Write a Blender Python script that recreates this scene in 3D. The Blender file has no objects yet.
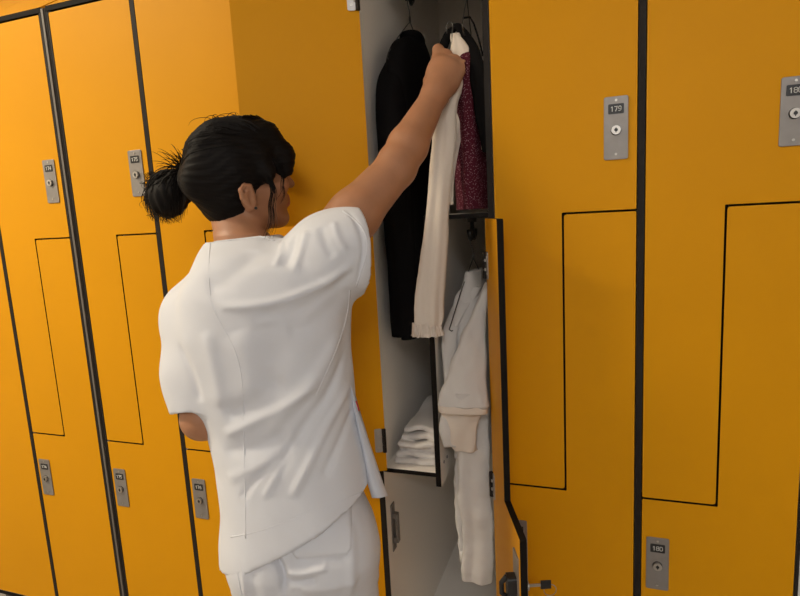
import bpy, bmesh, math, random
import numpy as np
from mathutils import Vector, Matrix
from mathutils.bvhtree import BVHTree
random.seed(4); rng = np.random.default_rng(4)
scene = bpy.context.scene
COL = scene.collection
H = 1.42           # eye height of the camera
U = 1.23           # distance to the locker fronts (one layout unit, metres)
F = 563.9
# ------------------------------------------------------------------ camera
RM = np.array([[0.94333981, 0.00117697, 0.33182618],
               [0.32745324, 0.15854706, -0.93147045],
               [-0.05370638, 0.98735072, 0.14917835]])
cam = bpy.data.objects.new('camera', bpy.data.cameras.new('camera'))
COL.objects.link(cam)
M4 = Matrix([list(map(float, RM[0])) + [0], list(map(float, RM[1])) + [0], list(map(float, RM[2])) + [H], [0, 0, 0, 1]])
cam.matrix_world = M4
cam.data.sensor_width = 36; cam.data.lens = F / 800 * 36
cam.data.clip_start = 0.02
scene.camera = cam

def ray(px, py):
    return RM @ np.array([px - 400., -(py - 298.), -F])
def P(px, py, Y):
    r = ray(px, py); r = r * Y / r[1]
    return np.array([r[0], r[1], r[2] + H])
def W(x, y, z):      # layout units -> world
    return np.array([x * U, y * U, z * U + H])

# ------------------------------------------------------------------ materials
def mat(name, col, rough=.5, metal=0, bump=0, bscale=200, spec=.5, noise=0, nscale=4, sheen=0, coat=0, sss=0):
    m = bpy.data.materials.new(name); m.use_nodes = True
    nt = m.node_tree; b = nt.nodes['Principled BSDF']
    b.inputs['Base Color'].default_value = (*col, 1)
    b.inputs['Roughness'].default_value = rough
    b.inputs['Metallic'].default_value = metal
    b.inputs['Specular IOR Level'].default_value = spec
    if sheen: b.inputs['Sheen Weight'].default_value = sheen
    if coat: b.inputs['Coat Weight'].default_value = coat
    if sss:
        b.inputs['Subsurface Weight'].default_value = sss
        b.inputs['Subsurface Radius'].default_value = (.01, .004, .002)
        b.inputs['Subsurface Scale'].default_value = 1
    tc = nt.nodes.new('ShaderNodeTexCoord')
    if noise:
        n = nt.nodes.new('ShaderNodeTexNoise'); n.inputs['Scale'].default_value = nscale; n.inputs['Detail'].default_value = 5
        nt.links.new(tc.outputs['Object'], n.inputs['Vector'])
        r = nt.nodes.new('ShaderNodeValToRGB')
        r.color_ramp.elements[0].position = .3; r.color_ramp.elements[1].position = .7
        r.color_ramp.elements[0].color = (*[max(0, c * (1 - noise)) for c in col], 1)
        r.color_ramp.elements[1].color = (*[min(1, c * (1 + noise)) for c in col], 1)
        nt.links.new(n.outputs['Fac'], r.inputs['Fac']); nt.links.new(r.outputs['Color'], b.inputs['Base Color'])
    if bump:
        n2 = nt.nodes.new('ShaderNodeTexNoise'); n2.inputs['Scale'].default_value = bscale; n2.inputs['Detail'].default_value = 3
        nt.links.new(tc.outputs['Object'], n2.inputs['Vector'])
        bp = nt.nodes.new('ShaderNodeBump'); bp.inputs['Strength'].default_value = bump; bp.inputs['Distance'].default_value = .002
        nt.links.new(n2.outputs['Fac'], bp.inputs['Height']); nt.links.new(bp.outputs['Normal'], b.inputs['Normal'])
    return m

YELLOW = mat('yellow_laminate', (.68, .30, .003), .5, noise=.03, nscale=2.5, bump=.03, bscale=500, spec=.12)
EDGE = mat('black_laminate_edge', (.010, .008, .007), .6, spec=.08)
SIDE = mat('grey_carcass_edge', (.022, .018, .016), .55, spec=.12)
INNER = mat('pale_grey_laminate', (.90, .84, .76), .6, bump=.02, bscale=400)
DARKGAP = mat('dark_gap', (.02, .018, .016), .8)
STEEL = mat('brushed_steel', (.45, .43, .41), .38, metal=.75, bump=.05, bscale=900)
PLATE = mat('grey_lock_plate', (.27, .25, .235), .42, metal=.45, noise=.05, nscale=60)
CHROME = mat('chrome', (.50, .47, .43), .28, metal=1)
BLACKP = mat('black_plastic', (.012, .012, .013), .35)
DIGIT = mat('pale_digits', (.75, .75, .72), .5)
WALLM = mat('white_wall_paint', (.74, .72, .69), .7, bump=.05, bscale=120)
CEILM = mat('ceiling_paint', (.75, .73, .70), .8)
FLOORM = mat('beige_floor', (.30, .27, .24), .35, noise=.06, nscale=14)
PLINTH = mat('dark_plinth', (.10, .085, .075), .5)
CLOTH = mat('white_cotton', (.68, .69, .735), .85, bump=.12, bscale=700, sheen=.15, spec=.2)
CLOTH2 = mat('white_cotton_coat', (.66, .63, .60), .88, bump=.12, bscale=600, spec=.2)
LINEN = mat('folded_white_linen', (.70, .66, .62), .9, bump=.12, bscale=600, spec=.2)
CREAM = mat('cream_blouse_cloth', (.74, .65, .56), .85, bump=.15, bscale=450, spec=.2)
BLACKC = mat('black_jacket_cloth', (.006, .0055, .006), .85, bump=.15, bscale=500, spec=.06)
SKIN = mat('skin', (.40, .185, .095), .5, noise=.07, nscale=30, bump=.06, bscale=260, sss=.12)
LIP = mat('lips', (.38, .10, .085), .45)
HAIRM = mat('dark_brown_hair', (.0045, .003, .0025), .6, spec=.13)
EYEW = mat('eye_white', (.7, .68, .65), .2)
IRIS = mat('iris', (.03, .015, .008), .2)
REDM = mat('red_trim', (.55, .02, .02), .6)
SHOE = mat('white_clog', (.7, .7, .68), .4)
WIRE = mat('hanger_wire', (.10, .095, .09), .3, metal=.8)
TAGM = mat('beige_tag', (.50, .42, .33), .8)
def burg():
    m = mat('burgundy_patterned_cloth', (.10, .012, .022), .85, spec=.2)
    nt = m.node_tree; b = nt.nodes['Principled BSDF']
    tc = nt.nodes.new('ShaderNodeTexCoord'); v = nt.nodes.new('ShaderNodeTexVoronoi'); v.inputs['Scale'].default_value = 250
    v.inputs['Randomness'].default_value = 1
    r = nt.nodes.new('ShaderNodeValToRGB')
    r.color_ramp.elements[0].position = .18; r.color_ramp.elements[0].color = (.34, .17, .20, 1)
    r.color_ramp.elements[1].position = .36; r.color_ramp.elements[1].color = (.075, .008, .018, 1)
    nt.links.new(tc.outputs['Object'], v.inputs['Vector']); nt.links.new(v.outputs['Distance'], r.inputs['Fac'])
    nt.links.new(r.outputs['Color'], b.inputs['Base Color'])
    return m
BURG = burg()

# ------------------------------------------------------------------ object helpers
def link(name, me, mats, parent=None, smooth=False):
    for m in (mats if isinstance(mats, (list, tuple)) else [mats]): me.materials.append(m)
    o = bpy.data.objects.new(name, me); COL.objects.link(o)
    if smooth:
        me.polygons.foreach_set('use_smooth', [True] * len(me.polygons))
    if parent is not None:
        o.parent = parent
        o.matrix_parent_inverse = parent.matrix_basis.inverted()
    return o
def tag(o, label=None, cat=None, group=None, kind=None):
    if label: o['label'] = label
    if cat: o['category'] = cat
    if group: o['group'] = group
    if kind: o['kind'] = kind
    return o
def empty(name, loc, rot=0):
    o = bpy.data.objects.new(name, None); o.empty_display_size = .05; COL.objects.link(o)
    o.location = tuple(map(float, loc)); o.rotation_euler = (0, 0, rot)
    o.matrix_basis = Matrix.Translation(Vector(tuple(map(float, loc)))) @ Matrix.Rotation(rot, 4, 'Z')
    return o

class MB:
    """collects shapes into one mesh"""
    def __init__(s): s.v = []; s.f = []; s.m = []
    def add(s, vs, fs, mi=0):
        n = len(s.v); s.v += [tuple(map(float, v)) for v in vs]; s.f += [tuple(n + i for i in f) for f in fs]
        s.m += (list(mi) if isinstance(mi, (list, tuple)) else [mi] * len(fs))
    def box(s, x0, x1, y0, y1, z0, z1, mi=0):
        s.add([(x0, y0, z0), (x1, y0, z0), (x1, y1, z0), (x0, y1, z0), (x0, y0, z1), (x1, y0, z1), (x1, y1, z1), (x0, y1, z1)],
              [(0, 3, 2, 1), (4, 5, 6, 7), (0, 1, 5, 4), (1, 2, 6, 5), (2, 3, 7, 6), (3, 0, 4, 7)], mi)
    def prism(s, pts, y0, y1, mf=0, me=0, mb=None):
        """pts: (x,z) loop counter-clockwise seen from -Y; extruded y0 (front) .. y1"""
        n = len(pts)
        vs = [(p[0], y0, p[1]) for p in pts] + [(p[0], y1, p[1]) for p in pts]
        s.add(vs, [tuple(range(n))] + [tuple(reversed(range(n, 2 * n)))] + [((i + 1) % n, i, i + n, (i + 1) % n + n) for i in range(n)],
              [mf, mf if mb is None else mb] + [me] * n)
    def tube(s, pts, r, n=8, mi=0, closed=False):
        pts = [Vector(tuple(map(float, p))) for p in pts]; k = len(pts)
        rs = r if hasattr(r, '__len__') else [r] * k
        rings = []; up = None; ref = None
        for i in range(k):
            if closed: t = (pts[(i + 1) % k] - pts[i - 1])
            else: t = pts[min(i + 1, k - 1)] - pts[max(i - 1, 0)]
            if t.length < 1e-9: t = Vector((0, 0, 1))
            t.normalize()
            if ref is None:
                ref = t.orthogonal().normalized()
            else:
                ref = ref - t * ref.dot(t)
                ref = ref.normalized() if ref.length > 1e-6 else t.orthogonal().normalized()
            b = t.cross(ref)
            rings.append([pts[i] + (ref * math.cos(2 * math.pi * j / n) + b * math.sin(2 * math.pi * j / n)) * rs[i] for j in range(n)])
        vs = [v for rg in rings for v in rg]; fs = []
        for i in range(k if closed else k - 1):
            a = i * n; c = ((i + 1) % k) * n
            for j in range(n): fs.append((a + j, a + (j + 1) % n, c + (j + 1) % n, c + j))
        if not closed:
            fs.append(tuple(reversed(range(n)))); fs.append(tuple(range((k - 1) * n, k * n)))
        s.add(vs, fs, mi)
    def disc(s, c, r, y0, y1, n=20, mi=0):   # cylinder along Y
        pts = [(c[0] + r * math.cos(2 * math.pi * i / n), c[1] + r * math.sin(2 * math.pi * i / n)) for i in range(n)]
        s.prism(pts, y0, y1, mi, mi)
    def build(s, name, mats, parent=None, smooth=False, bevel=0, mw=None, seg=2):
        me = bpy.data.meshes.new(name); me.from_pydata(s.v, [], s.f)
        me.polygons.foreach_set('material_index', s.m); me.update()
        if mw is not None: me.transform(mw)
        o = link(name, me, mats, parent, smooth)
        if bevel:
            b = o.modifiers.new('bevel', 'BEVEL'); b.width = bevel; b.segments = seg; b.limit_method = 'ANGLE'; b.angle_limit = .8
        return o

def rounded(x0, x1, z0, z1, r, n=4):
    pts = []
    for cx, cz, a in ((x1 - r, z1 - r, 0), (x0 + r, z1 - r, 90), (x0 + r, z0 + r, 180), (x1 - r, z0 + r, 270)):
        for i in range(n + 1):
            t = math.radians(a + 90 * i / n); pts.append((cx + r * math.cos(t), cz + r * math.sin(t)))
    return pts
def round_poly(pts, rads, n=4):
    out = []; k = len(pts)
    for i in range(k):
        p = Vector(pts[i]); a = Vector(pts[i - 1]); b = Vector(pts[(i + 1) % k]); r = rads[i]
        if r <= 0: out.append(tuple(p)); continue
        da = (a - p).normalized() * r; db = (b - p).normalized() * r
        for j in range(n + 1):
            t = j / n; q = (p + da) * (1 - t) ** 2 + p * 2 * t * (1 - t) + (p + db) * t * t
            out.append(tuple(q))
    return out

# ------------------------------------------------------------------ digits as real strokes
SEG = {'0': [[(0, .15), (0, .85), (.15, 1), (.45, 1), (.6, .85), (.6, .15), (.45, 0), (.15, 0), (0, .15)]],
       '1': [[(.1, .8), (.32, 1), (.32, 0)]],
       '2': [[(0, .8), (.12, 1), (.48, 1), (.6, .8), (.6, .6), (0, 0), (.6, 0)]],
       '3': [[(0, .9), (.15, 1), (.45, 1), (.6, .85), (.6, .62), (.42, .52), (.2, .52)], [(.42, .52), (.6, .4), (.6, .15), (.45, 0), (.15, 0), (0, .1)]],
       '4': [[(.45, 0), (.45, 1), (0, .3), (.62, .3)]],
       '5': [[(.58, 1), (.05, 1), (.02, .55), (.4, .6), (.6, .42), (.6, .15), (.42, 0), (.12, 0), (0, .1)]],
       '6': [[(.55, .95), (.3, 1), (.05, .75), (0, .2), (.15, 0), (.45, 0), (.6, .18), (.6, .4), (.42, .56), (.15, .54), (0, .4)]],
       '7': [[(0, 1), (.6, 1), (.22, 0)]],
       '8': [[(.15, .53), (0, .7), (0, .87), (.15, 1), (.45, 1), (.6, .87), (.6, .7), (.45, .53), (.15, .53), (0, .38), (0, .13), (.15, 0), (.45, 0), (.6, .13), (.6, .38), (.45, .53)]],
       '9': [[(.05, .05), (.3, 0), (.55, .25), (.6, .8), (.45, 1), (.15, 1), (0, .82), (0, .6), (.18, .44), (.45, .46), (.6, .6)]]}
def digits(mb, text, cx, cz, h, y, mi):
    w = h * .62; adv = w * 1.32; x = cx - (adv * (len(text) - 1) + w) / 2
    for ch in text:
        for st in SEG[ch]:
            for a, b in zip(st, st[1:]):
                ax, az, bx, bz = x + a[0] * h, cz - h / 2 + a[1] * h, x + b[0] * h, cz - h / 2 + b[1] * h
                dx, dz = bx - ax, bz - az; L = math.hypot(dx, dz) or 1; t = h * .075
                nx, nz = -dz / L * t, dx / L * t; ex, ez = dx / L * t * .7, dz / L * t * .7
                mb.prism([(ax - ex - nx, az - ez - nz), (bx + ex - nx, bz + ez - nz), (bx + ex + nx, bz + ez + nz), (ax - ex + nx, az - ez + nz)], y - .0006, y, mi, mi)
        x += adv

# ------------------------------------------------------------------ lockers
YF = 1.0 * U                    # front plane
T = .013                        # door thickness
DEPTH = .74
ZT, ZB, ZU, ZL = .477, -1.007, -.016, -.514
SIDE_T = .0065
def zz(z): return z * U + H

def lock(parent_door, cx, cz, text, mw, inner):
    mb = MB(); y = 0.0
    w, h = .0225, .0605
    mb.prism(rounded(cx - w, cx + w, cz - h, cz + h, .004), y - .0028, y, 0, 0)
    p = mb.build('lock_plate', [PLATE], parent_door, mw=mw, bevel=.0006)
    mb = MB(); mb.prism(rounded(cx - .0145, cx + .0145, cz + .027, cz + .046, .002), y - .0036, y - .0028, 0, 0)
    digits(mb, text, cx, cz + .0365, .0086, y - .0036, 1)
    mb.build('number_plate', [BLACKP, DIGIT], parent_door, mw=mw)
    mb = MB()
    mb.disc((cx, cz - .004), .0098, y - .0040, y - .0028, mi=1)
    mb.disc((cx, cz - .004), .0088, y - .0090, y - .0028, mi=0)
    mb.disc((cx, cz - .004), .0035, y - .0094, y - .0088, mi=1, n=10)
    mb.box(cx - .0007, cx + .0007, y - .0097, y - .0088, cz - .0095, cz + .0005, 1)
    mb.build('lock_cylinder', [CHROME, BLACKP], parent_door, mw=mw)
    for dz in (.053, -.050):
        mb = MB(); mb.disc((cx, cz + dz), .0024, y - .0040, y - .0028, n=10); mb.build('screw', [CHROME], parent_door, mw=mw)
    if inner:   # latch case on the back of the door
        mb = MB()
        mb.prism(rounded(cx - .020, cx + .020, cz - .060, cz + .066, .004), T, T + .003, 0, 0)
        mb.prism(rounded(cx - .013, cx + .013, cz - .030, cz + .020, .005), T + .003, T + .020, 1, 1)
        mb.tube([(cx, T + .020, cz + .018), (cx, T + .030, cz + .006), (cx, T + .030, cz - .016), (cx, T + .020, cz - .026)], .005, 8, 1)
        mb.build('latch', [PLATE, BLACKP], parent_door, mw=mw)

def hinge(parent, x, z, mw, side):
    """butt hinge on the inner face of a door; barrel at the hinge line, side=+1 leaf towards +x"""
    mb = MB(); y = T
    a, b = (x + .008, x + .026) if side > 0 else (x - .026, x - .008)
    mb.prism(rounded(a, b, z - .030, z + .030, .004), y, y + .002, 0, 0)
    for dz in (-.018, .018): mb.disc(((a + b) / 2, z + dz), .0035, y + .002, y + .0032, n=10, mi=1)
    xb = x + side * .003
    for i in range(3):
        z0 = z - .030 + i * .0202
        mb.tube([(xb, y + .004, z0), (xb, y + .004, z0 + .0190)], .0052, 10, 2)
    for i in range(2): mb.tube([(xb + side * .006, y + .003, z - .012 + i * .0202), (xb + side * .006, y + .003, z - .006 + i * .0202)], .003, 8, 0)
    mb.build('hinge', [STEEL, CHROME, SIDE], parent, mw=mw)

def locker(x0, x1, text, label, gap_l=0., gap_r=0., open_=False, wide_side=False):
    xl, xr = x0 * U + gap_l, x1 * U - gap_r
    xm = (xl + xr) / 2
    root = empty('locker', (xm, YF, zz(ZB) - .012))
    tag(root, label, 'locker', 'yellow lockers along the wall')
    zt, zb = zz(ZT) + .002, zz(ZB) - .002
    yb = YF + DEPTH
    lz, uz = zz(ZL), zz(ZU)
    for a, b in ((xl, xl + SIDE_T), (xr - SIDE_T, xr)):
        mb = MB()
        mb.prism([(YF + .002, zb - .012), (yb, zb - .012), (yb, zt + (yb - YF) * math.tan(math.radians(33))), (YF + .002, zt)], a, b, 1, 1); mb.v = [(q[1], q[0], q[2]) for q in mb.v]
        mb.box(a, b, YF - .0005, YF + .002, zb - .012, zt, 0)
        mb.build('side_panel', [SIDE, INNER], root)
    mb = MB(); mb.box(xl + SIDE_T, xr - SIDE_T, yb - .006, yb, zb, zt + DEPTH * .63); mb.build('back_panel', [INNER], root)
    mb = MB(); mb.box(xl, xr, YF - .001, YF + .030, zt + .001, zt + .014); mb.build('top_panel', [EDGE], root)
    mb = MB(); mb.box(xl + SIDE_T, xr - SIDE_T, YF + .002, yb - .006, zb - .012, zb); mb.box(xl + SIDE_T, xr - SIDE_T, YF, YF + .002, zb - .012, zb, 1); mb.build('bottom_panel', [INNER, EDGE], root)
    # Z shaped partition
    yf2 = YF + T + .003 if not open_ else YF + .004
    mb = MB()
    def pan(a, b, c, d):
        mb.box(a, b, yf2 + .0015, yb - .006, c, d, 0); mb.box(a, b, yf2, yf2 + .0015, c, d, 1)
    pan(xm - .0065, xm + .0065, lz - .03, uz)
    mb.build('divider', [INNER, EDGE], root)
    mb = MB(); pan(xl + SIDE_T, xm - .0065, lz - .006, lz + .004); mb.build('shelf', [INNER, EDGE], root)
    mb = MB(); pan(xm - .0065, xr - SIDE_T, uz, uz + .010); mb.build('shelf', [INNER, EDGE], root)
    # sloping roof, 35 degrees
    zr = zt + .0145; dy = DEPTH; dz = dy * math.tan(math.radians(33))
    a, b = xl + .001, xr - .001
    mb = MB()
    sl = (zt + .0145 - zr)
    mb.add([(a, YF, zr), (b, YF, zr), (b, YF + dy, zr + dz), (a, YF + dy, zr + dz), (a, YF + .02, zr), (b, YF + .02, zr), (b, YF + dy, zr + dz - .014), (a, YF + dy, zr + dz - .014)],
           [(0, 1, 2, 3), (4, 7, 6, 5), (0, 3, 7, 4), (1, 5, 6, 2), (3, 2, 6, 7), (0, 4, 5, 1)], [0, 2, 0, 0, 0, 1])
    mb.build('sloping_top', [YELLOW, EDGE, INNER], root)
    g = .0018
    L, Rr = xl + SIDE_T + g, xr - SIDE_T - g
    h = .0022
    up = [(L, lz + h), (xm - h, lz + h), (xm - h, uz + h), (Rr, uz + h), (Rr, zt - .004), (L, zt - .004)]
    lo = [(L, zb + .003), (Rr, zb + .003), (Rr, uz - h), (xm + h, uz - h), (xm + h, lz - h), (L, lz - h)]
    up = round_poly(up, [.003, .006, .003, .003, .003, .003]); lo = round_poly(lo, [.003, .003, .003, .006, .003, .003])
    if open_: lo = [(q[0], q[1] + (.03 if abs(q[1] - (lz - h)) < .008 else 0)) for q in lo]
    for kind, pts in (('upper_door', up), ('lower_door', lo)):
        mw = Matrix.Identity(4); mwp = Matrix.Translation((0, YF, 0))
        if open_:
            hx = (L - .0 if kind == 'upper_door' else Rr)
            if kind == 'upper_door': hx = -.4025 * U; ang = -155
            else: hx = -.1885 * U; ang = 110
            px_ = L if kind == 'upper_door' else Rr
            mwp = Matrix.Translation((hx, YF - .004, 0)) @ Matrix.Rotation(math.radians(ang), 4, 'Z') @ Matrix.Translation((-px_, -T, 0))
        mb = MB(); mb.prism(pts, 0, T, 0, 1)
        door = mb.build(kind, [YELLOW, EDGE], root, mw=mwp)
        if kind == 'upper_door': lock(door, Rr - .0385, zz(.1155), text, mwp, open_)
        else: lock(door, L + .0315, zz(-.634 if not open_ else -.582), text, mwp, open_)
        if open_:
            if kind == 'upper_door':
                for z in (.385, -.447): hinge(door, px_, zz(z), mwp, 1)
            else:
                for z in (-.10, -.515, -.90): hinge(door, px_, zz(z), mwp, -1)
                # key with ring in the outer cylinder
                mb = MB(); cx, cz = L + .0315, zz(-.582) - .004
                mb.box(cx - .001, cx + .001, -.034, -.008, cz - .003, cz + .003, 0)
                mb.prism(rounded(cx - .0012, cx + .0012, cz - .009, cz + .009, .001), -.052, -.032, 1, 1)
                ring = [(cx, -.050 - .012 * math.cos(t), cz - .012 - .012 * math.sin(t)) for t in np.linspace(0, 2 * math.pi, 17)[:-1]]
                mb.tube(ring, .0009, 6, 0, closed=True)
                mb.build('key', [CHROME, BLACKP], door, mw=mwp)
    return root

GAP = .0105
def hook(parent, x, y, ztop):
    mb = MB()
    mb.tube([(x, y, ztop), (x, y, ztop - .012)], .011, 12)
    mb.tube([(x, y, ztop - .010), (x, y, ztop - .03)], .0045, 8)
    for s in (-1, 1):
        mb.tube([(x, y, ztop - .024), (x, y + s * .008, ztop - .045), (x, y + s * .020, ztop - .052), (x, y + s * .030, ztop - .044), (x, y + s * .033, ztop - .030)],
                [.0055, .0055, .0055, .0055, .0065], 8)
    return mb.build('coat_hook', [BLACKP], parent, smooth=True)

bx = [-1.6415, -1.3975, -1.154, -.909, -.6655, -.4175, -.178, .065, .3085]
labels = ['leftmost yellow locker, cut by the left edge of the photo',
          'closed yellow locker left of the wide metal seam at the far left',
          'closed yellow locker right of the wide metal seam, behind the ponytail',
          'closed yellow locker directly behind the head and left elbow of the woman',
          'closed yellow locker mostly hidden behind the woman and the swung-open door',
          'open yellow locker with grey interior, both doors swung out, full of clothes',
          'closed yellow locker numbered 179 directly right of the open one',
          'closed yellow locker numbered 180 at the right end, beside white wall']
roots = []
for i in range(8):
    roots.append(locker(bx[i], bx[i + 1], str(173 + i), labels[i], gap_l=GAP if i == 2 else 0, gap_r=GAP if i == 1 else (.0 if i < 7 else 0), open_=(i == 5)))
# metal cover profile in the wide seam belongs to the locker on its right
mb = MB(); xc = bx[2] * U
mb.prism([(xc - .0095, zz(ZB) - .012), (xc + .0095, zz(ZB) - .012), (xc + .0095, zz(ZT) + .012), (xc - .0095, zz(ZT) + .012)], YF - .001, YF + .02, 0)
mb.box(xc - .0035, xc + .0035, YF - .004, YF - .001, zz(ZB) - .012, zz(ZT) + .01, 1)
mb.build('cover_strip', [SIDE, mat('taupe_profile', (.13, .115, .10), .5)], roots[2])
OPEN = roots[5]
# keeper on left inside wall of the open locker, lower compartment
xw = bx[5] * U + SIDE_T
mb = MB(); mb.box(xw, xw + .003, YF + .03, YF + .055, zz(-.71), zz(-.605), 0)
mb.box(xw + .003, xw + .014, YF + .034, YF + .05, zz(-.69), zz(-.68), 0); mb.box(xw + .003, xw + .014, YF + .034, YF + .05, zz(-.635), zz(-.625), 0)
mb.box(xw + .011, xw + .016, YF + .034, YF + .05, zz(-.69), zz(-.625), 0)
mb.build('lock_keeper', [PLATE], OPEN, bevel=.001)
# screws in divider
xd = (bx[5] + bx[6]) / 2 * U + .0065
for y, z in ((YF + .035, -.497), (YF + .065, -.497)):
    mb = MB(); mb.tube([(xd, y, zz(z)), (xd + .002, y, zz(z))], .004, 10); mb.build('screw', [PLATE], OPEN)
HK = [(-.372 * U, 1.20 * U, zz(ZT) - .0)]
hk1 = hook(OPEN, -.372 * U, 1.20 * U, zz(ZT))
hk2 = hook(OPEN, -.235 * U, 1.13 * U, zz(ZT))
hk3 = hook(OPEN, -.238 * U, 1.12 * U, zz(ZU))
rail = MB()
for yy, nm in ((1.13 * U, 0), (1.20 * U, 0)): rail.box(bx[5] * U + SIDE_T, bx[6] * U - SIDE_T, yy - .012, yy + .012, zz(ZT) + .0005, zz(ZT) + .010)
rail.build('hook_rail', [SIDE], OPEN)
mb = MB(); yb = YF + DEPTH - .006
mb.box(-.375 * U, -.325 * U, yb - .004, yb, zz(.595), zz(.66)); mb.build('backing_plate', [mat('lilac_plate', (.55, .50, .58), .5)], OPEN)

# ------------------------------------------------------------------ room
def struct(name, mb, m): return tag(mb.build(name, [m]), kind='structure')
XL, XR, YB0, YB1, ZC = -3.2, 2.4, -2.6, YF + DEPTH + .02, 2.95
mb = MB(); mb.box(XL - .1, XR + .1, YB0 - .1, YB1 + .1, -.1, 0); struct('floor', mb, FLOORM)
mb = MB(); mb.box(XL - .1, XR + .1, YB0 - .1, YB1 + .1, ZC, ZC + .1); struct('ceiling', mb, CEILM)
mb = MB(); mb.box(XL - .1, XR + .1, YB1, YB1 + .1, 0, ZC); struct('wall_back', mb, WALLM)
mb = MB(); mb.box(XL - .1, XR + .1, YB0 - .1, YB0, 0, ZC); struct('wall_front', mb, WALLM)
mb = MB(); mb.box(XL - .1, XL, YB0, YB1, 0, ZC); struct('wall_left', mb, WALLM)
mb = MB(); mb.box(bx[8] * U + .002, XR + .1, YF + .012, YB1, 0, ZC); struct('wall_right', mb, WALLM)
mb = MB(); mb.box(XR, XR + .1, YB0, YF, 0, ZC); struct('wall_side', mb, WALLM)
mb = MB(); mb.box(bx[0] * U, bx[8] * U, YF + .03, YB1, 0, zz(ZB) - .0135)
tag(mb.build('plinth', [PLINTH]), kind='structure').name = 'trim_1'

# ceiling light above the left lockers, plus an added fill light
LAMP = bpy.data.materials.new('lamp_diffuser'); LAMP.use_nodes = True
b_ = LAMP.node_tree.nodes['Principled BSDF']; b_.inputs['Base Color'].default_value = (.9, .9, .9, 1)
b_.inputs['Emission Color'].default_value = (1, .86, .70, 1); b_.inputs['Emission Strength'].default_value = 3
def ceiling_light(x, y, lx, ly, power, label, col=(1, .93, .84)):
    e = empty('ceiling_light', (x, y, ZC)); tag(e, label, 'ceiling light', 'ceiling lights')
    mb = MB(); mb.box(x - lx / 2 - .02, x + lx / 2 + .02, y - ly / 2 - .02, y + ly / 2 + .02, ZC - .05, ZC); mb.build('housing', [PLATE], e)
    mb = MB(); mb.box(x - lx / 2, x + lx / 2, y - ly / 2, y + ly / 2, ZC - .06, ZC - .0505); mb.build('diffuser', [LAMP], e)
    l = bpy.data.lights.new('ceiling_lamp', 'AREA'); l.shape = 'RECTANGLE'; l.size = lx; l.size_y = ly; l.energy = power; l.color = col
    o = bpy.data.objects.new('ceiling_lamp', l); COL.objects.link(o); o.location = (x, y, ZC - .065); o.parent = e
    o.matrix_parent_inverse = e.matrix_basis.inverted()
ceiling_light(-2.35, .0, 1.2, .3, 66, 'rectangular ceiling light above the left lockers', (1, .88, .67))
ceiling_light(.5, -2.2, 1.2, .3, 41, 'unseen rectangular fill light added at the ceiling behind the camera', (.93, .96, 1.0))  # cool fill added out of view, reaches into the open locker
w = bpy.data.worlds.new('world'); scene.world = w; w.use_nodes = True
w.node_tree.nodes['Background'].inputs[0].default_value = (.8, .85, 1, 1); w.node_tree.nodes['Background'].inputs[1].default_value = .3

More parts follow.
